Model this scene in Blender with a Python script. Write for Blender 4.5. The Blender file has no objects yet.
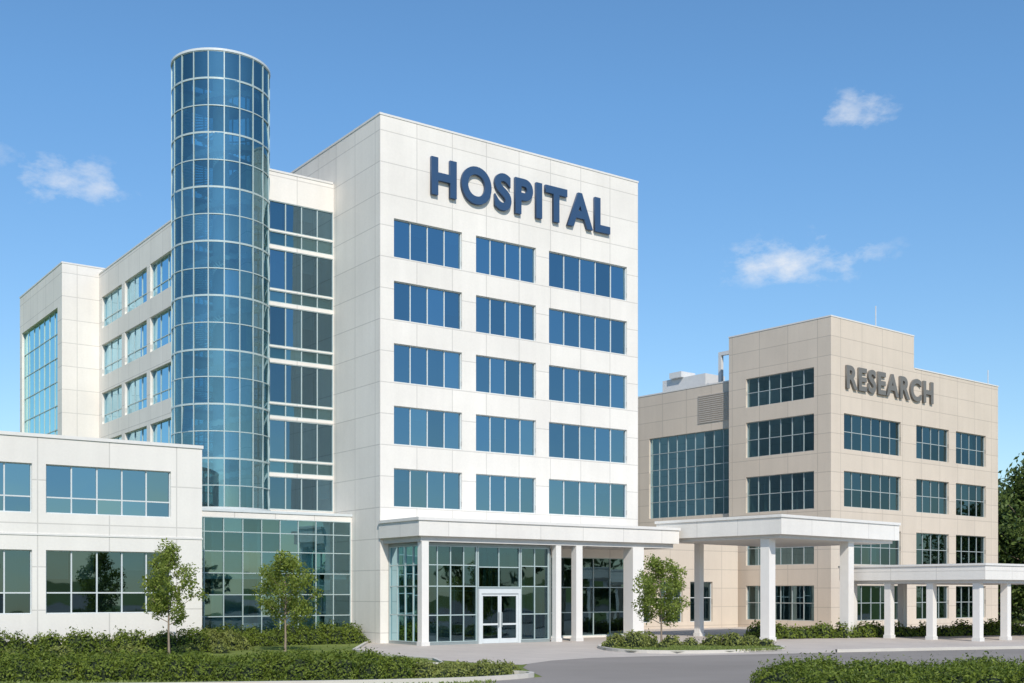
import bpy, math, random
import numpy as np
from mathutils import Vector
random.seed(7); rng=np.random.default_rng(7)
scene=bpy.context.scene
EYE=2.8
COSA,SINA=0.5798,0.8147
def view_to_world(r,d,z=0.0):            # camera axes: r = right of view, d = depth; layout values from image pixels
    return (d*COSA+r*SINA, d*SINA-r*COSA, z)
# ------------------------------------------------------------------ materials
def nm(name):
    m=bpy.data.materials.new(name); m.use_nodes=True
    nt=m.node_tree; nt.nodes.clear()
    out=nt.nodes.new('ShaderNodeOutputMaterial')
    return m,nt,out
def N(nt,t,**k):
    n=nt.nodes.new(t)
    for a,b in k.items(): setattr(n,a,b)
    return n
def c4(c): return (c[0],c[1],c[2],1)
def math_(nt,op,a,b=None,clamp=False):
    n=N(nt,'ShaderNodeMath',operation=op); n.use_clamp=clamp
    for i,v in enumerate((a,b)):
        if v is None: continue
        if isinstance(v,(int,float)): n.inputs[i].default_value=v
        else: nt.links.new(v,n.inputs[i])
    return n.outputs[0]
def mixc(nt,f,a,b,mode='MIX'):
    n=N(nt,'ShaderNodeMix',data_type='RGBA',blend_type=mode)
    for s,v in ((n.inputs[0],f),(n.inputs[6],a),(n.inputs[7],b)):
        if isinstance(v,(int,float)): s.default_value=v
        elif isinstance(v,tuple): s.default_value=v if len(v)==4 else c4(v)
        else: nt.links.new(v,s)
    return n.outputs[2]
def noise(nt,scale,vec=None,detail=4,rough=.55):
    n=N(nt,'ShaderNodeTexNoise'); n.inputs['Scale'].default_value=scale
    n.inputs['Detail'].default_value=detail; n.inputs['Roughness'].default_value=rough
    if vec is not None: nt.links.new(vec,n.inputs['Vector'])
    return n.outputs['Fac']
def maprange(nt,v,a,b,c,d):
    n=N(nt,'ShaderNodeMapRange'); nt.links.new(v,n.inputs[0])
    for i,x in enumerate((a,b,c,d)): n.inputs[i+1].default_value=x
    return n.outputs[0]
def wall_mat(name,col,pw,ph,offx=0,offy=0,dark=.74,mort=.028,var=.96):
    m,nt,out=nm(name)
    b=N(nt,'ShaderNodeBsdfPrincipled'); b.inputs['Roughness'].default_value=.7
    uv=N(nt,'ShaderNodeUVMap'); mp=N(nt,'ShaderNodeMapping'); mp.inputs['Location'].default_value=(offx,offy,0)
    nt.links.new(uv.outputs[0],mp.inputs[0])
    br=N(nt,'ShaderNodeTexBrick',offset=0.0,squash=1.0)
    nt.links.new(mp.outputs[0],br.inputs['Vector'])
    br.inputs['Color1'].default_value=c4(col)
    br.inputs['Color2'].default_value=c4([x*var for x in col])
    br.inputs['Mortar'].default_value=c4([x*dark for x in col])
    br.inputs['Scale'].default_value=1; br.inputs['Mortar Size'].default_value=mort
    br.inputs['Mortar Smooth'].default_value=.1
    br.inputs['Brick Width'].default_value=pw; br.inputs['Row Height'].default_value=ph
    tc=N(nt,'ShaderNodeTexCoord')
    n1=maprange(nt,noise(nt,.25,tc.outputs['Object'],5),.3,.7,.93,1.02)
    mp2=N(nt,'ShaderNodeMapping'); mp2.inputs['Scale'].default_value=(1.6,1.6,.12)
    nt.links.new(tc.outputs['Object'],mp2.inputs[0])
    n2=maprange(nt,noise(nt,1.0,mp2.outputs[0],5),.35,.75,1.0,.94)
    n3=maprange(nt,noise(nt,9,tc.outputs['Object'],3),.3,.7,.98,1.02)
    f=math_(nt,'MULTIPLY',math_(nt,'MULTIPLY',n1,n2),n3)
    comb=N(nt,'ShaderNodeCombineColor')
    for i in range(3): nt.links.new(f,comb.inputs[i])
    c=mixc(nt,1.0,br.outputs['Color'],comb.outputs[0],'MULTIPLY')
    nt.links.new(c,b.inputs['Base Color'])
    bp=N(nt,'ShaderNodeBump'); bp.inputs['Strength'].default_value=.25; bp.inputs['Distance'].default_value=.015
    nt.links.new(math_(nt,'SUBTRACT',1.0,br.outputs['Fac']),bp.inputs['Height'])
    nt.links.new(bp.outputs[0],b.inputs['Normal'])
    nt.links.new(b.outputs[0],out.inputs[0]); return m
def plain(name,col,rough=.6,metal=0,nscale=3,amt=.1):
    m,nt,out=nm(name)
    b=N(nt,'ShaderNodeBsdfPrincipled'); b.inputs['Roughness'].default_value=rough; b.inputs['Metallic'].default_value=metal
    tc=N(nt,'ShaderNodeTexCoord')
    f=noise(nt,nscale,tc.outputs['Object'],5)
    c=mixc(nt,f,tuple(x*(1-amt) for x in col),tuple(min(1,x*(1+amt)) for x in col))
    nt.links.new(c,b.inputs['Base Color']); nt.links.new(b.outputs[0],out.inputs[0]); return m
def glass_mat(name,tintA,tintB,gl,fac):
    m,nt,out=nm(name)
    geo=N(nt,'ShaderNodeNewGeometry')
    t=N(nt,'ShaderNodeBsdfTransparent')
    nt.links.new(mixc(nt,geo.outputs['Random Per Island'],tintA,tintB),t.inputs[0])
    g=N(nt,'ShaderNodeBsdfGlossy'); g.inputs['Roughness'].default_value=.015; g.inputs[0].default_value=c4(gl)
    tc=N(nt,'ShaderNodeTexCoord')
    bp=N(nt,'ShaderNodeBump'); bp.inputs['Strength'].default_value=.06; bp.inputs['Distance'].default_value=.05
    nt.links.new(noise(nt,.9,tc.outputs['Object'],1),bp.inputs['Height'])
    nt.links.new(bp.outputs[0],g.inputs['Normal'])
    fr=N(nt,'ShaderNodeFresnel'); fr.inputs[0].default_value=1.5
    f=math_(nt,'ADD',math_(nt,'MULTIPLY',fr.outputs[0],.8),fac,clamp=True)
    f=math_(nt,'ADD',f,maprange(nt,geo.outputs['Random Per Island'],0,1,-.08,.08),clamp=True)
    mx=N(nt,'ShaderNodeMixShader'); nt.links.new(f,mx.inputs[0]); nt.links.new(t.outputs[0],mx.inputs[1]); nt.links.new(g.outputs[0],mx.inputs[2])
    nt.links.new(mx.outputs[0],out.inputs[0]); return m
def leaf_mat(name,dark,light,trans=.3):
    m,nt,out=nm(name)
    geo=N(nt,'ShaderNodeNewGeometry'); tc=N(nt,'ShaderNodeTexCoord')
    n=maprange(nt,noise(nt,1.3,tc.outputs['Object'],3),.3,.7,0,1)
    f=math_(nt,'ADD',math_(nt,'MULTIPLY',geo.outputs['Random Per Island'],.6),math_(nt,'MULTIPLY',n,.4))
    c=mixc(nt,f,dark,light)
    d=N(nt,'ShaderNodeBsdfPrincipled'); d.inputs['Roughness'].default_value=.55; d.inputs['Specular IOR Level'].default_value=.25; nt.links.new(c,d.inputs['Base Color'])
    t=N(nt,'ShaderNodeBsdfTranslucent'); nt.links.new(mixc(nt,.5,c,tuple(x*1.3 for x in light)),t.inputs[0])
    mx=N(nt,'ShaderNodeMixShader'); mx.inputs[0].default_value=trans
    nt.links.new(d.outputs[0],mx.inputs[1]); nt.links.new(t.outputs[0],mx.inputs[2]); nt.links.new(mx.outputs[0],out.inputs[0]); return m

M={}
M['white']=wall_mat('white_panel',(.80,.75,.685),2.324,1.708,offx=-31.275,offy=-.57)
M['white2']=wall_mat('white_panel_low',(.79,.745,.685),3.1,1.9,offx=-13.0,offy=-.1)
M['beige']=wall_mat('beige_panel',(.66,.56,.455),2.75,1.45,offx=-1.2,offy=-.2)
M['coping']=plain('coping_metal',(.70,.67,.63),.5,.0)
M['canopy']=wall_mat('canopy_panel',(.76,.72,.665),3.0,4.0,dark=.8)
M['column']=plain('column_paint',(.74,.705,.66),.5,0,2,.05)
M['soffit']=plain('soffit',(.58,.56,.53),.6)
M['frame']=plain('light_aluminium',(.42,.46,.45),.35,.2)
M['frame_w']=plain('white_aluminium',(.60,.63,.63),.35,.0)
M['frame_t']=plain('pale_green_aluminium',(.42,.50,.49),.35,.1)
M['frame_g']=plain('grey_aluminium',(.30,.34,.34),.35,.3)
M['roof']=plain('roof_membrane',(.45,.45,.44),.9)
M['room']=plain('room_paint',(.36,.37,.37),.8)
M['slab']=plain('slab_edge',(.62,.65,.65),.7)
M['blind']=plain('window_blind',(.62,.64,.64),.7,0,20,.05)
M['gblue']=glass_mat('blue_glass',(.09,.22,.31),(.15,.33,.42),(.40,.64,.79),.42)
M['gteal']=glass_mat('teal_glass',(.38,.64,.66),(.54,.78,.78),(.54,.82,.84),.24)
M['gtower']=glass_mat('tower_glass',(.30,.52,.58),(.58,.80,.83),(.50,.78,.86),.28)
M['gwing']=glass_mat('wing_glass',(.10,.24,.28),(.26,.46,.50),(.42,.66,.78),.30)
M['gdark']=glass_mat('dark_glass',(.16,.30,.31),(.30,.44,.45),(.36,.54,.60),.22)
M['navy']=plain('navy_letter',(.026,.066,.145),.45,0,2,.05)
M['sgrey']=plain('grey_letter',(.16,.15,.135),.45,0,2,.05)
M['mech']=plain('mech_metal',(.66,.65,.63),.5,.0)
M['louver']=plain('louver_metal',(.50,.44,.38),.6)

# ------------------------------------------------------------------ mesh helpers
class Thing:
    def __init__(s,name):
        s.e=bpy.data.objects.new(name,None); scene.collection.objects.link(s.e); s.parts={}
    def quad(s,part,mat,pts,uv=None):
        P=s.parts.setdefault(part,dict(m=mat,v=[],f=[],uv=[],sm=False))
        i=len(P['v']); n=len(pts); P['v'].extend(pts); P['f'].append(tuple(range(i,i+n)))
        if uv is None:
            a=Vector(pts[1])-Vector(pts[0]); b=Vector(pts[-1])-Vector(pts[0]); uv=[(0,0),(a.length,0),(a.length,b.length),(0,b.length)][:n]
            if n>4: uv=[(p[0],p[1]) for p in pts]
        P['uv'].extend(uv)
    def box(s,part,mat,fr,p0,p1,q0,q1,z0,z1):
        c=lambda p,q,z: fr(p,q,z)
        s.quad(part,mat,[c(p0,q0,z0),c(p1,q0,z0),c(p1,q0,z1),c(p0,q0,z1)],[(p0,z0),(p1,z0),(p1,z1),(p0,z1)])
        s.quad(part,mat,[c(p1,q1,z0),c(p0,q1,z0),c(p0,q1,z1),c(p1,q1,z1)],[(p1,z0),(p0,z0),(p0,z1),(p1,z1)])
        s.quad(part,mat,[c(p0,q1,z0),c(p0,q0,z0),c(p0,q0,z1),c(p0,q1,z1)],[(q1,z0),(q0,z0),(q0,z1),(q1,z1)])
        s.quad(part,mat,[c(p1,q0,z0),c(p1,q1,z0),c(p1,q1,z1),c(p1,q0,z1)],[(q0,z0),(q1,z0),(q1,z1),(q0,z1)])
        s.quad(part,mat,[c(p0,q0,z1),c(p1,q0,z1),c(p1,q1,z1),c(p0,q1,z1)],[(p0,q0),(p1,q0),(p1,q1),(p0,q1)])
        s.quad(part,mat,[c(p0,q1,z0),c(p1,q1,z0),c(p1,q0,z0),c(p0,q0,z0)],[(p0,q1),(p1,q1),(p1,q0),(p0,q0)])
    def finish(s):
        for k,P in s.parts.items():
            me=bpy.data.meshes.new(k); me.from_pydata(P['v'],[],P['f'])
            uvl=me.uv_layers.new(name='UVMap'); uvl.data.foreach_set('uv',np.array(P['uv'],dtype=np.float32).ravel())
            me.materials.append(M[P['m']])
            if P['sm']:
                me.polygons.foreach_set('use_smooth',[True]*len(me.polygons))
            ob=bpy.data.objects.new(k,me); scene.collection.objects.link(ob); ob.parent=s.e
def frame(ox,oy,deg):
    c,sn=math.cos(math.radians(deg)),math.sin(math.radians(deg))
    return lambda p,q,z:(ox+p*c-q*sn, oy+p*sn+q*c, z)
H=frame(0,0,0)
def O(a,b,c,d,nc,rows=(),g='gblue',f='frame_w',room=3.0,blind=.15,mw=.028,tag=''):
    return dict(a=a,b=b,c=c,d=d,nc=nc,rows=rows,g=g,f=f,room=room,blind=blind,mw=mw,tag=tag)
def wall(T,fr,axis,const,s0,s1,z0,z1,ops,wm,rec=.22,part='walls'):
    def P(s,z,dp):
        return fr(s,const+dp,z) if axis=='p' else fr(const+dp,s,z)
    ss=sorted(set([s0,s1]+[o['a'] for o in ops]+[o['b'] for o in ops]))
    zz=sorted(set([z0,z1]+[o['c'] for o in ops]+[o['d'] for o in ops]))
    for i in range(len(ss)-1):
        for j in range(len(zz)-1):
            ms=(ss[i]+ss[i+1])/2; mz=(zz[j]+zz[j+1])/2
            if any(o['a']<ms<o['b'] and o['c']<mz<o['d'] for o in ops): continue
            a,b,c,d=ss[i],ss[i+1],zz[j],zz[j+1]
            T.quad(part,wm,[P(a,c,0),P(b,c,0),P(b,d,0),P(a,d,0)],[(a,c),(b,c),(b,d),(a,d)])
    def bx(pt,m,a,b,c,d,d0,d1):
        if axis=='p': T.box(pt,m,fr,a,b,const+d0,const+d1,c,d)
        else: T.box(pt,m,fr,const+d0,const+d1,a,b,c,d)
    for o in ops:
        a,b,c,d=o['a'],o['b'],o['c'],o['d']
        for (x0,y0,x1,y1) in ((a,c,b,c),(a,d,b,d),(a,c,a,d),(b,c,b,d)):
            T.quad('reveals',wm,[P(x0,y0,0),P(x1,y1,0),P(x1,y1,rec+.12),P(x0,y0,rec+.12)],[(1,.3),(1.4,.3),(1.4,.6),(1,.6)])
        fw=.045; m=o['f']; fp='frames_'+m
        bx(fp,m,a+.002,a+fw,c+.002,d-.002,rec-.06,rec+.08); bx(fp,m,b-fw,b-.002,c+.002,d-.002,rec-.06,rec+.08)
        bx(fp,m,a+fw,b-fw,c+.002,c+fw,rec-.06,rec+.08); bx(fp,m,a+fw,b-fw,d-fw,d-.002,rec-.06,rec+.08)
        xs=[a+(b-a)*k/o['nc'] for k in range(o['nc']+1)]
        zs=[c]+[c+(d-c)*r for r in o['rows']]+[d]
        mw=o['mw']
        for x in xs[1:-1]: bx(fp,m,x-mw,x+mw,c+fw,d-fw,rec-.03,rec+.07)
        for z in zs[1:-1]: bx(fp,m,a+fw,b-fw,z-mw,z+mw,rec-.024,rec+.06)
        gm=o['g']
        for i in range(len(xs)-1):
            bl=random.random()<o['blind']
            if bl:
                dr=random.choice((.3,.45,.6,.9))*(d-c)
                x0,x1=xs[i]+.05,xs[i+1]-.05
                T.quad('blinds','blind',[P(x0,d-dr,rec+.3),P(x1,d-dr,rec+.3),P(x1,d-.02,rec+.3),P(x0,d-.02,rec+.3)])
            for j in range(len(zs)-1):
                tx,tz=random.gauss(0,.005),random.gauss(0,.007)
                x0,x1,y0,y1=xs[i],xs[i+1],zs[j],zs[j+1]; w,h=(x1-x0)/2,(y1-y0)/2; D=rec+.02
                T.quad('glass_'+gm,gm,[P(x0,y0,D-tx*w-tz*h),P(x1,y0,D+tx*w-tz*h),P(x1,y1,D+tx*w+tz*h),P(x0,y1,D-tx*w+tz*h)])
        if o['room']>0:
            r0=rec+.125; R=o['room']; e=.15
            A,Bb,C,Dd=a-e,b+e,c-e,d+e
            T.quad('rooms','room',[P(A,C,R),P(Bb,C,R),P(Bb,Dd,R),P(A,Dd,R)])
            T.quad('rooms','room',[P(A,C,r0),P(Bb,C,r0),P(Bb,C,R),P(A,C,R)])
            T.quad('rooms','room',[P(A,Dd,r0),P(Bb,Dd,r0),P(Bb,Dd,R),P(A,Dd,R)])
            T.quad('rooms','room',[P(A,C,r0),P(A,C,R),P(A,Dd,R),P(A,Dd,r0)])
            T.quad('rooms','room',[P(Bb,C,r0),P(Bb,C,R),P(Bb,Dd,R),P(Bb,Dd,r0)])
            k=a+random.uniform(1.5,3)
            while k<b-1:
                bx('partitions','room',k,k+.12,C+.01,Dd-.01,rec+.9,R-.01); k+=random.uniform(2.5,4.5)
def coping(T,fr,p0,p1,q0,q1,z,h=.14,o=.06,w=.4,m='coping'):
    T.box('coping',m,fr,p0-o,p1+o,q0-o,q0+w,z-.03,z+h)
    T.box('coping',m,fr,p0-o,p1+o,q1-w,q1+o,z-.03,z+h)
    T.box('coping',m,fr,p0-o,p0+w,q0+w,q1-w,z-.03,z+h)
    T.box('coping',m,fr,p1-w,p1+o,q0+w,q1-w,z-.03,z+h)
def back_roof(T,fr,p0,p1,q0,q1,z0,z1,wm):
    T.quad('walls',wm,[fr(p1,q0,z0),fr(p1,q1,z0),fr(p1,q1,z1),fr(p1,q0,z1)],[(q0,z0),(q1,z0),(q1,z1),(q0,z1)])
    T.quad('walls',wm,[fr(p0,q1,z0),fr(p1,q1,z0),fr(p1,q1,z1),fr(p0,q1,z1)],[(p0,z0),(p1,z0),(p1,z1),(p0,z1)])
    T.quad('roof','roof',[fr(p0,q0,z1-.4),fr(p1,q0,z1-.4),fr(p1,q1,z1-.4),fr(p0,q1,z1-.4)])

# ------------------------------------------------------------------ HOSPITAL
T=Thing('hospital_building')
X0,X1,Y0=31.275,49.86,56.292; ZT=28.75
ops=[]
for k in range(5):
    zt=23.24-3.415*k; zb=zt-2.12
    ops+=[O(32.14,36.57,zb,zt,4,g='gblue'),O(37.53,41.81,zb,zt,4,g='gblue'),O(42.78,48.94,zb,zt,5,g='gblue')]
ops+=[O(32.3,40.0,.12,5.1,6,(.55,),'gdark','frame',6,0),O(41.0,49.0,.12,4.9,6,(.3,.62,),'gdark','frame_t',6,0)]
wall(T,H,'p',Y0,X0,X1,0,ZT,ops,'white',rec=.16)
wall(T,H,'q',X0,Y0,68.2,0,ZT,[],'white')
back_roof(T,H,X0,X1,Y0,68.2,0,ZT,'white'); coping(T,H,X0,X1,Y0,68.2,ZT,h=.08,o=.03)
# glazed wing front
WX,WY,WZ=25.9,61.75,26.45
ops=[]
for (zt,zb) in ((24.8,23.16),(22.1,19.85),(18.9,16.66),(15.7,13.46),(12.5,10.26),(9.3,7.45)):
    ops.append(O(26.3,31.22,zb,zt,5,(),'gwing','frame_t',3.0,.12,.03))
for (zt,zb) in ((23.08,22.3),(19.77,19.1),(16.58,15.9),(13.38,12.7),(10.18,9.5)):
    ops.append(O(26.3,31.22,zb,zt,5,(),'gteal','frame_t',.35,0,.03))
wall(T,H,'p',WY,WX,X0-.003,7.2,WZ,ops,'white',rec=.08)
# wing left side
ops=[]
for k in range(6):
    zt=24.6-3.55*k; zb=zt-2.3
    for (a,b) in ((84.0,88.7),(78.6,83.3),(73.4,77.9),(68.2,72.7)):
        ops.append(O(a,b,zb,zt,3,(.3,),'gwing','frame_t',3.0,.15,.03))
wall(T,H,'q',WX,WY,89.4,0,WZ,ops,'white')
back_roof(T,H,WX,47,WY+6.5,89.4,0,WZ,'white'); coping(T,H,WX,X0-.1,WY,89.4,WZ,h=.08,o=.03)
T.quad('roof','roof',[H(WX,WY,WZ-.4),H(X0,WY,WZ-.4),H(X0,89.4,WZ-.4),H(WX,89.4,WZ-.4)])
# far block
ops=[O(90.6,101.5,6,23.86,7,tuple(k/10 for k in range(1,10)),'gteal','frame_t',2.5,.1)]
wall(T,H,'q',23.22,89.4,102.2,0,26.9,ops,'white')
wall(T,H,'p',89.395,23.22,47,0,26.9,[],'white')
back_roof(T,H,23.22,47,89.4,102.2,0,26.9,'white'); coping(T,H,23.22,47,89.4,102.2,26.9,h=.08,o=.03)
# podium (glass base of the stair tower)
PY=59.53
ops=[O(20.5,31.2,.35,6.75,10,(.18,.36,.54,.72,.88),'gteal','frame_t',2.1,.12,.024)]
wall(T,H,'p',PY,20.44,X0-.004,0,7.05,ops,'white',rec=.05)
T.quad('roof','roof',[H(20.44,PY,7.0),H(X0,PY,7.0),H(X0,64,7.0),H(20.44,64,7.0)])
T.box('podium_coping','frame_w',H,20.44,X0-.006,PY-.05,PY+.25,7.05,7.18)
T.box('podium_floor','slab',H,20.6,31.1,PY+.35,PY+2.0,3.5,3.75)
T.finish()
# low wing
T=Thing('clinic_building')
ops=[]
for (zt,zb) in ((8.41,6.26),(4.64,1.84)):
    for (a,b,n) in ((13.35,18.93,5),(7.2,12.77,5),(1.1,6.6,5),(-5.0,.5,5)):
        ops.append(O(a,b,zb,zt,n,(.33,),'gblue' if zt>6 else 'gdark','frame_w',3.5,.5 if zt<6 else .2,.03))
wall(T,H,'p',54.0,-8,20.43,0,9.6,ops,'white2',rec=.16)
wall(T,H,'q',-8,54.0,70,0,9.6,[],'white2')
back_roof(T,H,-8,20.43,54.0,70,0,9.6,'white2'); coping(T,H,-8,20.43,54.0,70,9.6,h=.12,o=.05)
T.box('string_course','coping',H,-8.02,20.45,53.97,54.0-.001,5.28,5.36)
T.box('plinth','coping',H,-8.02,20.45,53.95,54.0-.001,0,.5)
T.finish()
# ------------------------------------------------------------------ stair tower
T=Thing('glass_stair_tower')
cx,cy,R=24.82,62.73,2.62; zb,zt=7.05,31.65; NP=20; NR=17
def cyl(r,ang,z): return (cx+r*math.cos(ang),cy+r*math.sin(ang),z)
SUB=4
for j in range(NR):
    z0=zb+(zt-zb)*j/NR; z1=zb+(zt-zb)*(j+1)/NR
    for i in range(NP):
        a0=2*math.pi*i/NP; da=2*math.pi/NP
        t=random.gauss(0,.014); tw=random.gauss(0,.010); P=T.parts.setdefault('glass',dict(m='gtower',v=[],f=[],uv=[],sm=True)); P['sm']=True
        b=len(P['v'])
        for k in range(SUB+1):
            a=a0+da*k/SUB; f=tw*(k/SUB-.5)
            P['v']+= [cyl(R-t+f,a,z0),cyl(R+t+f,a,z1)]
        for k in range(SUB):
            P['f'].append((b+2*k,b+2*k+2,b+2*k+3,b+2*k+1)); P['uv']+=[(0,0),(1,0),(1,1),(0,1)]
def ring(part,mat,r0,r1,z0,z1,n=72):
    for i in range(n):
        a,b=2*math.pi*i/n,2*math.pi*(i+1)/n
        T.quad(part,mat,[cyl(r1,a,z0),cyl(r1,b,z0),cyl(r1,b,z1),cyl(r1,a,z1)])
        T.quad(part,mat,[cyl(r0,a,z0),cyl(r0,b,z0),cyl(r0,b,z1),cyl(r0,a,z1)])
        T.quad(part,mat,[cyl(r0,a,z0),cyl(r0,b,z0),cyl(r1,b,z0),cyl(r1,a,z0)])
        T.quad(part,mat,[cyl(r0,a,z1),cyl(r0,b,z1),cyl(r1,b,z1),cyl(r1,a,z1)])
for j in range(NR+1):
    z=zb+(zt-zb)*j/NR; w=.026 if j%2 else .05
    ring('ring_frames','frame_t',R-.06,R+.035,z-w,z+w)
ring('base_ring','frame_w',R-.1,R+.10,zb-.02,zb+.3)
ring('cap_ring','frame_w',R-.25,R+.07,zt+.02,zt+.14)
for i in range(NP):
    a=2*math.pi*i/NP; w=.028/R
    pts=[(R-.07,a-w),(R+.045,a-w),(R+.045,a+w),(R-.07,a+w)]
    for k in range(4):
        (r0,a0),(r1,a1)=pts[k],pts[(k+1)%4]
        T.quad('mullions','frame_t',[cyl(r0,a0,zb),cyl(r1,a1,zb),cyl(r1,a1,zt),cyl(r0,a0,zt)])
def disc(part,mat,r,z,n=48): T.quad(part,mat,[cyl(r,2*math.pi*i/n,z) for i in range(n)])
for j in range(1,NR,2):
    z=zb+(zt-zb)*(j+1)/NR
    if z>zt-.5: continue
    n=24
    for (za,) in ((z,),(z-.22,)):
        T.quad('landings','slab',[cyl(R-.2,math.radians(20+160*i/n),za) for i in range(n+1)]+[(cx,cy,za)])
    for i in range(n):
        a,b=math.radians(20+160*i/n),math.radians(20+160*(i+1)/n)
        T.quad('landings','slab',[cyl(R-.2,a,z-.22),cyl(R-.2,b,z-.22),cyl(R-.2,b,z),cyl(R-.2,a,z)])
ns=8*40
for i in range(ns):
    a0=2*math.pi*i/40; a1=2*math.pi*(i+1)/40; z=zb+(zt-zb-1)*i/ns
    T.quad('stair','slab',[cyl(.5,a0,z),cyl(R-.55,a0,z),cyl(R-.55,a1,z),cyl(.5,a1,z)])
    T.quad('stair','slab',[cyl(R-.55,a0,z-.2),cyl(R-.55,a1,z-.2),cyl(R-.55,a1,z+.1),cyl(R-.55,a0,z+.1)])
ring('core','slab',.02,.45,zb,zt-.3,24)
disc('roof','roof',R-.1,zt-.02)
T.finish()
# ------------------------------------------------------------------ letters
def sign(name,text,fr,p0,p1,z0,z1,q,depth,mat,off):
    cu=bpy.data.curves.new('t','FONT'); cu.body=text; cu.extrude=.5; cu.offset=off; cu.space_character=1.16; cu.resolution_u=8
    ob=bpy.data.objects.new('t',cu); scene.collection.objects.link(ob); bpy.context.view_layer.update()
    me=bpy.data.meshes.new_from_object(ob.evaluated_get(bpy.context.evaluated_depsgraph_get()))
    bpy.data.objects.remove(ob)
    co=np.zeros(len(me.vertices)*3); me.vertices.foreach_get('co',co); co=co.reshape(-1,3)
    mn,mx=co.min(0),co.max(0)
    u=(co-mn)/(mx-mn)
    me.vertices.foreach_set('co',np.array([fr(p0+(p1-p0)*a[0], q-depth*a[2], z0+(z1-z0)*a[1]) for a in u]).ravel())
    me.materials.clear(); me.materials.append(M[mat]); me.update()
    e=bpy.data.objects.new(name,None); scene.collection.objects.link(e)
    o=bpy.data.objects.new('letters',me); scene.collection.objects.link(o); o.parent=e
sign('hospital_sign','HOSPITAL',H,34.43,47.4,24.95,27.1,Y0-.04,.17,'navy',.036)
# ------------------------------------------------------------------ vestibule + entrance canopy
T=Thing('entrance_vestibule')
VY=52.8
def front_ops():
    return [O(31.95,35.25,.15,5.25,4,(.28,.58,.8),'gdark','frame_t',0,0,.026),
            O(35.33,38.1,3.05,5.25,2,(.5,),'gdark','frame_t',0,0,.026),
            O(38.18,40.1,.15,5.25,2,(.28,.58,.8),'gdark','frame_t',0,0,.026)]
wall(T,H,'p',VY,31.8,35.33,0,5.4,[front_ops()[0]],'frame_g',rec=.04)
wall(T,H,'p',VY,35.33,38.1,2.96,5.4,[front_ops()[1]],'frame_g',rec=.04)
wall(T,H,'p',VY,38.1,40.2,0,5.4,[front_ops()[2]],'frame_g',rec=.04)
wall(T,H,'q',31.8,VY,Y0-.01,0,5.4,[O(VY+.1,Y0-.1,.15,5.25,4,(.28,.58,.8),'gdark','frame_t',0,0,.026)],'frame_g',rec=.04)
wall(T,H,'q',40.2,VY,Y0-.01,0,5.4,[O(VY+.1,Y0-.1,.15,5.25,4,(.28,.58,.8),'gdark','frame_t',0,0,.026)],'frame_g',rec=.04)
# door set
T.box('door_frame','frame_w',H,35.33,35.5,VY-.12,VY+.1,0,2.96); T.box('door_frame','frame_w',H,37.93,38.1,VY-.12,VY+.1,0,2.96)
T.box('door_frame','frame_w',H,35.5,37.93,VY-.12,VY+.1,2.72,2.96)
for a,b in ((35.5,36.71),(36.72,37.93)):
    T.box('door_leaves','frame_w',H,a,a+.11,VY-.06,VY,.02,2.72); T.box('door_leaves','frame_w',H,b-.11,b,VY-.06,VY,.02,2.72)
    T.box('door_leaves','frame_w',H,a+.11,b-.11,VY-.06,VY,.02,.28); T.box('door_leaves','frame_w',H,a+.11,b-.11,VY-.06,VY,2.58,2.72)
    T.box('door_leaves','frame_w',H,a+.11,b-.11,VY-.058,VY-.001,1.0,1.1)
    T.quad('door_glass','gdark',[H(a+.11,VY-.03,.28),H(b-.11,VY-.03,.28),H(b-.11,VY-.03,2.58),H(a+.11,VY-.03,2.58)])
T.box('door_pulls','frame_g',H,36.6,36.64,VY-.14,VY-.10,.9,1.7); T.box('door_pulls','frame_g',H,36.80,36.84,VY-.14,VY-.10,.9,1.7)
T.box('reception_desk','blind',H,33.2,35.2,55.2,55.8,.02,1.1)
T.finish()
T=Thing('entrance_canopy')
CX0,CX1,CY0=31.2,49.4,52.06
T.box('slab','canopy',H,CX0,CX1,CY0,Y0-.003,5.7,6.5)
T.box('lip','coping',H,CX0-.07,CX1+.07,CY0-.07,Y0-.004,6.5,6.66)
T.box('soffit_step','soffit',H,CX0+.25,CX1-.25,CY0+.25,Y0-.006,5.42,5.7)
def col(T,fr,p,q,w,z1,base=True):
    T.box('columns','column',fr,p-w/2,p+w/2,q-w/2,q+w/2,0.02,z1)
    if base: T.box('column_bases','coping',fr,p-w/2-.04,p+w/2+.04,q-w/2-.04,q+w/2+.04,0,.22)
col(T,H,31.72,CY0+.45,.42,5.42); col(T,H,40.45,CY0+.45,.36,5.42); col(T,H,41.9,CY0+.45,.45,5.42); col(T,H,46.3,CY0+.6,.85,5.42)
for k in range(8):
    T.box('downlights','frame_g',H,33+k*2,33.25+k*2,54.3-1.5,54.55-1.5,5.40,5.419)
T.finish()
# ------------------------------------------------------------------ link
T=Thing('link_building')
ops=[O(51+k*3.2,53.4+k*3.2,.5,3.6,3,(.6,),'gdark','frame_w',3,0) for k in range(5)]
wall(T,H,'p',66,49.87,69.0,0,6.6,ops,'beige')
back_roof(T,H,49.87,69,66,76,0,6.6,'beige'); coping(T,H,49.87,69.0,66,76,6.6)
T.finish()
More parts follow.
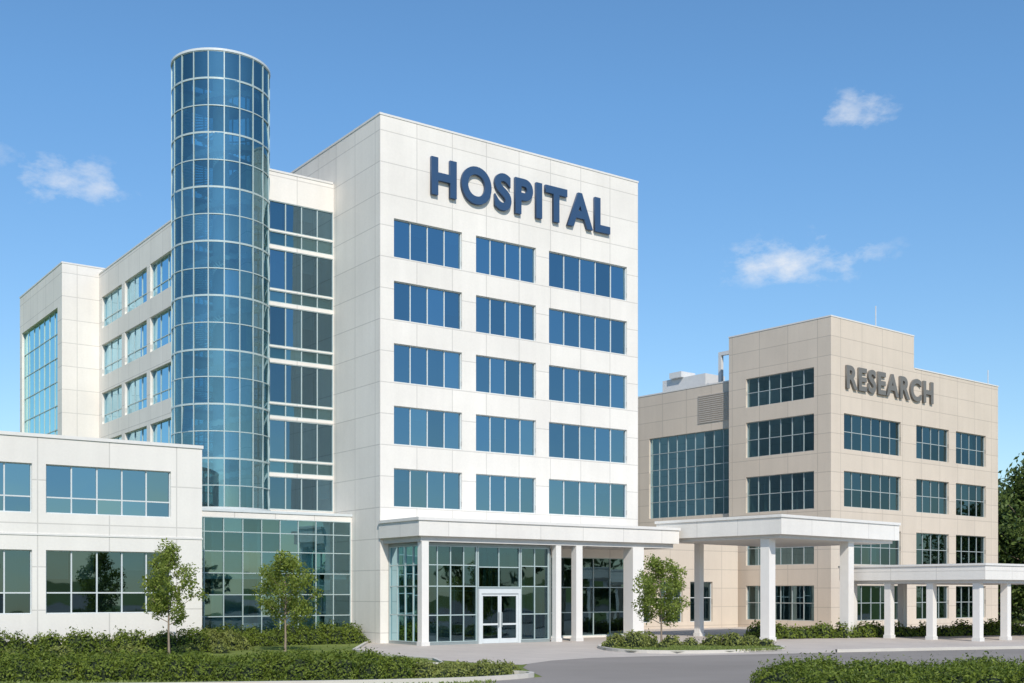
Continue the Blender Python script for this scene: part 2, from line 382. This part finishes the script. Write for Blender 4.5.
# ------------------------------------------------------------------ RESEARCH
RB=frame(70.40,57.90,3.93)
T=Thing('research_building')
ops=[]
rows=(.5,)
for (zt,zb) in ((16.3,13.6),(11.95,9.25),(7.6,4.9),(3.3,.6)):
    ops+=[O(1.63,9.26,zb,zt,6,rows,'gdark','frame',3.5,.1),O(11.45,16.35,zb,zt,4,rows,'gdark','frame',3.5,.1),O(17.44,22.3,zb,zt,4,rows,'gdark','frame',3.5,.1)]
wall(T,RB,'p',0,0,24.34,0,20.8,ops,'beige')
ops=[]
for (zt,zb) in ((19.8,17.5),(16.3,13.5),(11.95,9.1),(7.6,4.9),(3.3,.6)):
    ops.append(O(1.52,8.05,zb,zt,6,rows,'gdark','frame',3.5,.1))
wall(T,RB,'q',0,0,9.8,0,23.4,ops,'beige')
wall(T,RB,'p',-.001,0,11.11,20.8,23.4,[],'beige')
back_roof(T,RB,0,11.11,0,9.8,18,23.4,'beige'); coping(T,RB,0,11.11,0,9.8,23.4,h=.07,o=.03)
back_roof(T,RB,0.05,24.34,0,9.79,0,20.8,'beige')
T.box('coping','coping',RB,11.2,24.4,-.04,.4,20.78,20.87); T.box('coping','coping',RB,24,24.4,.4,9.8,20.78,20.87)
# lower wing
ops=[O(10.0,19.3,9.2,16.2,9,(.2,.4,.6,.8),'gdark','frame',3.5,.05),O(10.2,14,.6,3.3,4,rows,'gdark','frame',3,.05),O(15.2,19.3,.6,3.3,4,rows,'gdark','frame',3,.05),
     O(21,27,9.2,16.2,6,(.2,.4,.6,.8),'gdark','frame',3.5,.05)]
wall(T,RB,'q',.6,9.805,28,0,20,ops,'beige')
back_roof(T,RB,.6,24,9.82,28,0,20,'beige'); coping(T,RB,.6,24,9.84,28,20,h=.08,o=.03)
for k in range(14):
    T.box('louvers','louver',RB,.54,.6,9.9,13.6,16.9+k*.17,16.99+k*.17)
T.box('rooftop_unit','mech',RB,2.5,5,14.5,19.5,19.6,21.5); T.box('rooftop_unit','mech',RB,2.2,4,17,18.4,21.5,22.0)
T.box('vent_stack','mech',RB,1.6,1.9,12.0,12.3,19.6,22.5); T.box('vent_stack','mech',RB,1.6,1.9,10.8,12.3,22.5,22.8); T.box('vent_stack','mech',RB,1.6,1.9,10.8,11.1,21.2,22.5)
T.box('lightning_rod','mech',RB,6.4,6.46,.4,.46,23.0,25.2)
T.box('lightning_rod','mech',RB,23.4,23.46,.4,.46,20.4,22.2)
T.finish()
sign('research_sign','RESEARCH',RB,1.75,13.7,18.15,19.95,-.04,.15,'sgrey',.032)
# ------------------------------------------------------------------ drop-off canopies
K=frame(50.53,45.04,6.5)
T=Thing('drop_off_canopy')
T.box('slab','canopy',K,0,12.6,0,9.2,6.05,7.0); T.box('lip','coping',K,-.07,12.67,-.07,9.27,7.0,7.16)
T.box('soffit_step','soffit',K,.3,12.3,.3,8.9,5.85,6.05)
for p,q,w in ((.7,1.4,.6),(7.9,.8,.6),(3.4,8.6,.42),(11,8.6,.42)): col(T,K,p,q,w,5.85)
T.finish()
Kb=frame(59.83,38.43,3.93)
T=Thing('drop_off_canopy')
T.box('slab','canopy',Kb,0,16,0,9.6,3.5,4.3); T.box('lip','coping',Kb,-.06,16.06,-.06,9.66,4.3,4.42)
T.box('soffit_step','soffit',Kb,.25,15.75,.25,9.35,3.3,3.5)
for p,q in ((.5,.7),(.5,3.6),(.5,6.4),(3.4,.6),(9,.6),(.5,9.0),(6,9.0)): col(T,Kb,p,q,.42,3.3)
T.finish()

# ------------------------------------------------------------------ ground
def sheet(name,pts,z,mat):
    me=bpy.data.meshes.new(name); me.from_pydata([(p[0],p[1],z) for p in pts],[],[tuple(range(len(pts)))])
    me.materials.append(mat); o=bpy.data.objects.new(name,me); scene.collection.objects.link(o); return o
def ground_mat(name,c1,c2,s1,s2,rough=.9,bump=.3,c3=None):
    m,nt,out=nm(name); b=N(nt,'ShaderNodeBsdfPrincipled'); b.inputs['Roughness'].default_value=rough
    b.inputs['Specular IOR Level'].default_value=.15
    tc=N(nt,'ShaderNodeTexCoord')
    a=maprange(nt,noise(nt,s1,tc.outputs['Object'],6),.3,.7,0,1); c=noise(nt,s2,tc.outputs['Object'],4,.7)
    col=mixc(nt,math_(nt,'ADD',math_(nt,'MULTIPLY',a,.55),math_(nt,'MULTIPLY',c,.45)),c1,c2)
    nt.links.new(col,b.inputs['Base Color'])
    bp=N(nt,'ShaderNodeBump'); bp.inputs['Strength'].default_value=bump; bp.inputs['Distance'].default_value=.03
    nt.links.new(c,bp.inputs['Height']); nt.links.new(bp.outputs[0],b.inputs['Normal']); nt.links.new(b.outputs[0],out.inputs[0]); return m
gm=ground_mat('lawn_grass',(.09,.13,.025),(.22,.25,.07),.35,25,.95,.8)
am=ground_mat('asphalt',(.20,.178,.160),(.30,.27,.245),.15,60,.9,.2)
km=ground_mat('kerb_concrete',(.50,.46,.41),(.60,.56,.50),.8,20,.85,.2)
# paving
pm=wall_mat('paving',(.54,.47,.41),1.5,1.5,dark=.75,mort=.02,var=.93)
g=sheet('ground',[(-1500,-1500),(1500,-1500),(1500,1500),(-1500,1500)],0,gm)
def S(l): return [view_to_world(r,d)[:2] for r,d in l]
road=[(1.0,38.9),(.4,43.5),(.6,45.8),(1.6,48),(3.4,50),(6,51.3),(9,52.2),(14,54),(20,56.5),(28,59),(60,66),(120,60),(120,-30),(-60,-30),(-60,30),(-20,33.2),(-8,34.5),(-2,35.6)]
sheet('asphalt_road',S(road),.006,am)
pl=[(-8.0,66),(-7.5,56),(-5.6,51.5),(-3.2,48.5),(-.6,45.6),(.4,45.3),(.6,45.8),(1.6,48),(3.4,50),(6,51.3),(9,52.2),(14,54),(20,56.5),(28,59),(60,66),(60,110),(4,90),(0,70)]
o=sheet('entrance_pavement',S(pl),.010,pm)
uvl=o.data.uv_layers.new(name='UVMap')
for lp in o.data.loops: uvl.data[lp.index].uv=o.data.vertices[lp.vertex_index].co[:2]
isl=[(4.3,60),(4.4,56.5),(5.4,54.2),(7.5,53.4),(10,54.0),(12.6,56),(13.6,58.4),(12.4,60.2),(9,61),(6,61)]
sheet('lawn',S(isl),.10,gm)
def kerb(name,pts,closed=False,w=.16,h=.15):
    T=Thing(name); M['kerb']=km
    n=len(pts); P=[Vector(view_to_world(*p)) for p in pts]
    L=[];Rr=[]
    for i in range(n):
        a=P[(i-1)%n] if (closed or i>0) else P[i]; b=P[(i+1)%n] if (closed or i<n-1) else P[i]
        t=(b-a).normalized(); nn=Vector((-t.y,t.x,0))*w/2
        L.append(P[i]+nn); Rr.append(P[i]-nn)
    up=Vector((0,0,h))
    for i in range(n if closed else n-1):
        j=(i+1)%n
        T.quad('kerb_stone','kerb',[tuple(x) for x in (L[i]+up,L[j]+up,Rr[j]+up,Rr[i]+up)])
        T.quad('kerb_stone','kerb',[tuple(x) for x in (L[i],L[j],L[j]+up,L[i]+up)])
        T.quad('kerb_stone','kerb',[tuple(x) for x in (Rr[i],Rr[j],Rr[j]+up,Rr[i]+up)])
    T.finish()
def smooth(pts,closed=False,it=2):
    for _ in range(it):
        q=[]; n=len(pts)
        rngi=range(n) if closed else range(n-1)
        if not closed: q.append(pts[0])
        for i in rngi:
            a,b=pts[i],pts[(i+1)%n]
            q+= [(a[0]*.75+b[0]*.25,a[1]*.75+b[1]*.25),(a[0]*.25+b[0]*.75,a[1]*.25+b[1]*.75)]
        if not closed: q.append(pts[-1])
        pts=q
    return pts
kerb('kerb',smooth(isl,True),True)
kerb('kerb',smooth([(-40,31.5),(-20,33.2),(-8,34.8),(-2,36.2),(.6,38.2),(.7,39.6),(-1.5,40.3),(-4,40.6),(-9,41.2)]))
kerb('kerb',smooth([(60,66),(28,59),(20,56.5),(15,54.6)]))
kerb('kerb',smooth([(60,33),(30,34.6),(14,35.4),(8.2,34.8),(6.6,32.5),(6.2,28),(6,10)]))
kerb('kerb',[(-8.0,66),(-7.5,56),(-5.6,51.5),(-3.2,48.5),(-2.6,45.3),(-9,45.0)],h=.1)
# ------------------------------------------------------------------ foliage
def leaf_mesh(name,pts,nrm,size,mat,parent,up=0.0):
    n=len(pts)
    rn=rng.normal(size=(n,3)); nr=nrm*.9+rn*.6; nr/=np.linalg.norm(nr,axis=1)[:,None]
    t=rng.normal(size=(n,3)); t[:,2]+=up; t-= (t*nr).sum(1)[:,None]*nr; t/=np.linalg.norm(t,axis=1)[:,None]
    b=np.cross(nr,t); s=(size*rng.uniform(.6,1.3,n))[:,None]
    v=np.stack([pts-t*s,pts+b*s*.45,pts+t*s,pts-b*s*.45],1).reshape(-1,3)
    me=bpy.data.meshes.new(name); me.vertices.add(4*n); me.vertices.foreach_set('co',v.astype(np.float32).ravel())
    me.loops.add(4*n); me.loops.foreach_set('vertex_index',np.arange(4*n,dtype=np.int32))
    me.polygons.add(n); me.polygons.foreach_set('loop_start',np.arange(0,4*n,4,dtype=np.int32))
    me.update(calc_edges=True); me.materials.append(mat)
    o=bpy.data.objects.new(name,me); scene.collection.objects.link(o); o.parent=parent; return o
def emp(name):
    e=bpy.data.objects.new(name,None); scene.collection.objects.link(e); return e
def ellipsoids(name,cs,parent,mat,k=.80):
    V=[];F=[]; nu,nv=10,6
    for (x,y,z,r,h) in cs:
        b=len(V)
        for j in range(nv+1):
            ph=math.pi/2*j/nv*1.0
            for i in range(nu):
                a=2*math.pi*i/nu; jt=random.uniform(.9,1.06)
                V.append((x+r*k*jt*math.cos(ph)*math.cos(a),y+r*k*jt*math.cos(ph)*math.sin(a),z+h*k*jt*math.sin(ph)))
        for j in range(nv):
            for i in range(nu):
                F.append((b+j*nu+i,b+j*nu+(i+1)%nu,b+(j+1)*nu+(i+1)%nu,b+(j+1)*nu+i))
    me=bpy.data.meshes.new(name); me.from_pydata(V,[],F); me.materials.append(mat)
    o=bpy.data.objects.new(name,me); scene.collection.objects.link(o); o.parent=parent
hm=leaf_mat('hedge_leaves',(.035,.068,.010),(.215,.265,.035),.28)
hm2=leaf_mat('shrub_leaves',(.085,.11,.025),(.30,.32,.08),.25)
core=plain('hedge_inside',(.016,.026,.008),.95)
tm=leaf_mat('tree_leaves',(.075,.115,.018),(.31,.37,.075),.4)
dm=leaf_mat('distant_tree_leaves',(.04,.075,.018),(.16,.21,.05),.25)
bark=plain('tree_bark',(.26,.20,.15),.9,0,12,.3)
def hedge(name,cs,per,size,mat):
    e=emp(name); pts=[];nr=[]
    for (x,y,z,r,h) in cs:
        n=int(per*r*h/.5)
        d=rng.normal(size=(n,3)); d[:,2]=np.abs(d[:,2]); d/=np.linalg.norm(d,axis=1)[:,None]
        ph=rng.uniform(0,6.28,3)
        lob=1+.08*np.sin(5*np.arctan2(d[:,1],d[:,0])+ph[0])+.08*np.sin(7*d[:,2]+ph[1])
        rad=(lob*(1-np.abs(rng.normal(0,.09,n))+ (rng.random(n)<.08)*.18))[:,None]
        pts.append(np.array([x,y,z])+d*rad*np.array([r,r,h])); nr.append(d)
    leaf_mesh('leaves',np.concatenate(pts),np.concatenate(nr),size,mat,e,up=.3)
    ellipsoids('dark_core',cs,e,core)  # dark filler core added under the leaves, blocks views through the hedge
def bed(poly_r,poly_d,sp,r,h,jit=.25,test=None):
    cs=[]
    rr=poly_r[0]
    while rr<poly_r[1]:
        dd=poly_d[0]
        while dd<poly_d[1]:
            a=rr+random.uniform(-jit,jit); b=dd+random.uniform(-jit,jit)
            if test is None or test(a,b):
                x,y,_=view_to_world(a,b); s=random.uniform(.82,1.2)
                cs.append((x,y,0,r*s,h*random.uniform(.8,1.15)))
            dd+=sp
        rr+=sp
    return cs
# near hedge left
cs=bed((-24,-3.2),(37.4,39.9),.72,.66,.76,test=lambda a,b: (a<-4.2 or b>38.2))
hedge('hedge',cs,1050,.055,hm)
# low end of hedge
cs=bed((-2.9,-.4),(38.6,40.6),.62,.48,.42)
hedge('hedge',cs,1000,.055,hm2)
# planting along clinic and podium
cs=[]
x=-6.0
while x<30.8:
    y0=53.1 if x<20.6 else 58.4
    cs.append((x+random.uniform(-.15,.15),y0+random.uniform(-.12,.12),0,.62*random.uniform(.9,1.15),1.0*random.uniform(.85,1.14)))
    if x>21: cs.append((x+random.uniform(-.2,.2),y0-.85+random.uniform(-.2,.2),0,.55,.7*random.uniform(.7,1.25)))
    x+=.72
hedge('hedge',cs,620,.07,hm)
cs=[]
for k in range(22):
    x=20.8+random.uniform(-.6,.6)*2; y=random.uniform(53.8,57.6); cs.append((x+.6,y,0,.6,random.uniform(.6,1.0)))
for k in range(16):
    cs.append((random.uniform(9,20.5),52.0+random.uniform(-.3,.3),0,random.uniform(.3,.5),random.uniform(.3,.5)))
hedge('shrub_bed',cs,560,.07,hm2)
# near right hedge
cs=bed((6.8,34),(28.5,34.2),.8,.68,.84,test=lambda a,b: b<34.3 and a>6.8+(31-b)*.05+ (b>33.2)*.8)
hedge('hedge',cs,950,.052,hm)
# island shrubs
cs=[]
for (r,d,rad,h) in ((5.0,57.5,.6,.65),(5.9,57.0,.75,.85),(6.6,58,.7,.7),(7.2,56.6,.35,.3),(8.9,58.8,.5,.4),(10.0,58.9,.6,.55),(10.9,58.5,.7,.75),(11.8,58.8,.7,.6),(12.5,58.2,.5,.4),(5.2,58.8,.6,.6),(8.0,59.4,.6,.5)):
    x,y,_=view_to_world(r,d); cs.append((x,y,.1,rad,h))
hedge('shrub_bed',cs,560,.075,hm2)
# hedges in front of research
cs=[]
for k in range(60):
    r=14.5+k*.72; d=70+k*.28+random.uniform(-.3,.3)
    x,y,_=view_to_world(r,d); cs.append((x,y,0,.75,random.uniform(.6,1.0)))
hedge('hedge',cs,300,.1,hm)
# lawn grass blades on the visible verges
gp=[]
for (r0,r1,d0,d1,n) in ((-26,-3.4,41,52,26000),(4.6,13,54,60,9000),(-24,0,35.5,41,9000)):
    rr=rng.uniform(r0,r1,n); dd=rng.uniform(d0,d1,n)
    if r0==4.6:
        k=((rr-9)/4.2)**2+((dd-57.2)/3.2)**2<1; rr,dd=rr[k],dd[k]
    if d0==35.5:
        k=dd>35.6+(rr+2)*.10; rr,dd=rr[k],dd[k]; k=rr<-.5; rr,dd=rr[k],dd[k]
    if d0==41:
        k=dd<51.0+(rr+5.6)*-0.9; rr,dd=rr[k],dd[k]; k=~((rr>-9)&(dd>44.9)&(dd>48.5+(-3.2-rr)*1.2)); rr,dd=rr[k],dd[k]
    zz=.03+(.10 if r0==4.6 else 0)
    gp.append(np.stack([dd*COSA+rr*SINA,dd*SINA-rr*COSA,np.full(len(rr),zz)],1))
gp=np.concatenate(gp); gn=rng.normal(size=gp.shape); gn[:,2]*=.2
grm=leaf_mat('grass_blades',(.10,.15,.03),(.28,.32,.09),.3)
leaf_mesh('grass',gp,gn,.06,grm,None,up=3)
# trees
def tube(V,F,P,Rr,n=7):
    b=len(V)
    for i,p in enumerate(P):
        a=P[max(0,i-1)]; c=P[min(len(P)-1,i+1)]; t=(c-a).normalized()
        u=t.orthogonal().normalized(); w=t.cross(u)
        for k in range(n):
            an=2*math.pi*k/n; V.append(tuple(p+(u*math.cos(an)+w*math.sin(an))*Rr[i]))
    for i in range(len(P)-1):
        for k in range(n):
            F.append((b+i*n+k,b+i*n+(k+1)%n,b+(i+1)*n+(k+1)%n,b+(i+1)*n+k))
def tree(name,x,y,Ht,cr,cb,nl,ls,mat,tr=.055,nb=20,parent=None,z=0,cs_=(.15,.27)):
    e=emp(name) if parent is None else parent
    V=[];F=[]; base=Vector((x,y,z)); lean=Vector((random.uniform(-.03,.03),random.uniform(-.03,.03),0))*Ht
    tp=[base+Vector((0,0,Ht*.95*k/7))+lean*(k/7)**2+Vector((random.uniform(-.02,.02),random.uniform(-.02,.02),0))*(Ht/5) for k in range(8)]
    tube(V,F,tp,[tr*(1.25 if k==0 else 1-.12*k) for k in range(8)])
    cl=[]
    for i in range(nb):
        f=(i+.5)/nb; zt_=cb+(Ht-cb)*f
        prof=cr*(math.sin(math.pi*min(1,(f*.86+.14))**.85)**.8)*random.uniform(.7,1.15)
        a=i*2.4+random.uniform(-.4,.4)
        k=max(0,min(6.99,(zt_-.35*prof)/(Ht*.95)*7)); i0=int(k); s=tp[i0].lerp(tp[i0+1],k-i0)
        end=Vector((x+math.cos(a)*prof,y+math.sin(a)*prof,z+zt_+prof*.25))
        mid=s.lerp(end,.5)+Vector((0,0,-.06*prof)); P=[s,mid,end]
        tube(V,F,P,[tr*.42,tr*.25,tr*.08],5)
        for q in (.45,.72,1.0):
            c=s.lerp(end,q)+Vector((random.gauss(0,.12),random.gauss(0,.12),random.gauss(0,.12)))*cr*.8
            cl.append((c,cr*random.uniform(*cs_)))
            tube(V,F,[s.lerp(end,q*.8),c],[tr*.15,tr*.05],4)
    cl.append((tp[-1]+Vector((0,0,Ht*.02)),cr*.14))
    me=bpy.data.meshes.new('trunk_and_limbs'); me.from_pydata(V,[],F); me.materials.append(bark)
    me.polygons.foreach_set('use_smooth',[True]*len(me.polygons))
    o=bpy.data.objects.new('trunk_and_limbs',me); scene.collection.objects.link(o); o.parent=e
    w=np.array([c[1]**2 for c in cl]); w/=w.sum()
    idx=rng.choice(len(cl),nl,p=w); C=np.array([tuple(c[0]) for c in cl]); S_=np.array([c[1] for c in cl])
    d=rng.normal(size=(nl,3)); d/=np.linalg.norm(d,axis=1)[:,None]; rad=rng.random(nl)**.45
    pts=C[idx]+d*(rad*S_[idx]*1.25)[:,None]
    leaf_mesh('foliage',pts,d,ls,mat,e,up=.0); return e
random.seed(11)
x,y,_=view_to_world(-14.6,50.2); tree('young_tree',x,y,4.6,1.2,1.6,5600,.075,tm)
x,y,_=view_to_world(-10.6,55.2); tree('young_tree',x,y,4.4,1.42,1.5,6500,.078,tm)
x,y,_=view_to_world(7.6,60.0); tree('young_tree',x,y,4.1,1.5,1.3,6500,.08,tm,z=.1)
dt=emp('distant_trees')
for (r,d,Ht,cr) in ((51.5,116,14.5,5.8),(57,118,16,6.5),(66,112,13,5),(72,125,14,6),(56,105,10,5.0),(80,120,13,6),(50.0,124,12,5.5),(54,128,13,6),(61,122,10,7)):
    x,y,_=view_to_world(r,d); tree('',x,y,Ht,cr,1.2,11000,.27,dm,tr=.2,nb=34,parent=dt,cs_=(.2,.34))
random.seed(5)
for k in range(30):  # unseen trees around and behind the camera, added for window reflections
    an=math.radians(random.uniform(-170,-10) if k%3 else random.uniform(-200,20)); R_=random.uniform(100,140)
    r,d=R_*math.cos(an),R_*math.sin(an)
    x,y,_=view_to_world(r,d); tree('',x,y,random.uniform(7,10),random.uniform(4.5,6.5),1.2,900,.75,dm,tr=.22,nb=16,parent=dt)

# ------------------------------------------------------------------ light, sky
SAZ=(-.40,-.917); EL=math.radians(41)
sv=Vector((SAZ[0]*math.cos(EL),SAZ[1]*math.cos(EL),math.sin(EL)))
L=bpy.data.lights.new('sun','SUN'); L.energy=4.1; L.angle=math.radians(.5); L.color=(1,.94,.85)
lo=bpy.data.objects.new('sun',L); scene.collection.objects.link(lo); lo.rotation_euler=sv.to_track_quat('Z','Y').to_euler()
W=bpy.data.worlds.new('World'); scene.world=W; W.use_nodes=True; nt=W.node_tree; nt.nodes.clear()
out=N(nt,'ShaderNodeOutputWorld'); bg=N(nt,'ShaderNodeBackground'); bg.inputs[1].default_value=.12
sky=N(nt,'ShaderNodeTexSky',sky_type='NISHITA'); sky.sun_disc=False; sky.sun_elevation=EL; sky.sun_rotation=math.atan2(SAZ[0],SAZ[1])%(2*math.pi)
sky.air_density=1.0; sky.dust_density=.2; sky.ozone_density=2.0
tc=N(nt,'ShaderNodeTexCoord'); vec=tc.outputs['Generated']
def dot(v):
    n=N(nt,'ShaderNodeVectorMath',operation='DOT_PRODUCT'); nt.links.new(vec,n.inputs[0]); n.inputs[1].default_value=v; return n.outputs['Value']
mpn=N(nt,'ShaderNodeMapping'); mpn.inputs['Scale'].default_value=(1,1,1.8); nt.links.new(vec,mpn.inputs[0])
cn=noise(nt,26,mpn.outputs[0],8,.62); total=None
for (az,el,wa,wb,amp) in ((-20.6,18.1,2.7,1.15,.7),(16.1,21.2,1.9,1.1,.78),(13.7,15.3,3.7,1.15,.82),(-23.6,18.8,1.0,.6,.35)):
    a=math.radians(az); e_=math.radians(el)
    f=Vector(view_to_world(math.sin(a),math.cos(a))); c=(f*math.cos(e_)+Vector((0,0,math.sin(e_)))).normalized()
    tn=Vector((c.y,-c.x,0)).normalized(); upv=tn.cross(c).normalized()
    x_=math_(nt,'DIVIDE',dot(tn),math.radians(wa)); y_=math_(nt,'DIVIDE',dot(upv),math.radians(wb))
    dist=math_(nt,'SQRT',math_(nt,'ADD',math_(nt,'MULTIPLY',x_,x_),math_(nt,'MULTIPLY',y_,y_)))
    v=math_(nt,'ADD',math_(nt,'SUBTRACT',.55,math_(nt,'MULTIPLY',dist,.75)),math_(nt,'MULTIPLY',math_(nt,'SUBTRACT',cn,.47),3.2))
    v=math_(nt,'MULTIPLY',maprange(nt,v,0,1.1,0,1),amp)
    edge=maprange(nt,dist,.7,1.5,1,0)
    v=math_(nt,'MULTIPLY',v,edge)
    v=math_(nt,'MULTIPLY',v,math_(nt,'GREATER_THAN',dot(c),0.5))
    total=v if total is None else math_(nt,'MAXIMUM',total,v)
elev=maprange(nt,dot((0,0,1)),.02,.38,0,1)
tint=mixc(nt,elev,(.90,.98,1.02),(.86,1.22,1.40))
skyc=mixc(nt,1.0,sky.outputs[0],tint,'MULTIPLY')
colr=mixc(nt,total,skyc,(7.2,7.4,7.7))
nt.links.new(colr,bg.inputs[0]); nt.links.new(bg.outputs[0],out.inputs[0])
scene.view_settings.view_transform='Standard'; scene.view_settings.look='None'; scene.view_settings.exposure=0
# ------------------------------------------------------------------ camera
cam=bpy.data.cameras.new('camera'); co=bpy.data.objects.new('camera',cam); scene.collection.objects.link(co)
co.location=(0,0,EYE); co.rotation_euler=(math.radians(90),0,-math.atan2(COSA,SINA))
cam.sensor_width=36; cam.lens=1180/1024*36; cam.shift_y=(592-341.5)/1024; cam.clip_end=5000; cam.clip_start=.1
scene.camera=co
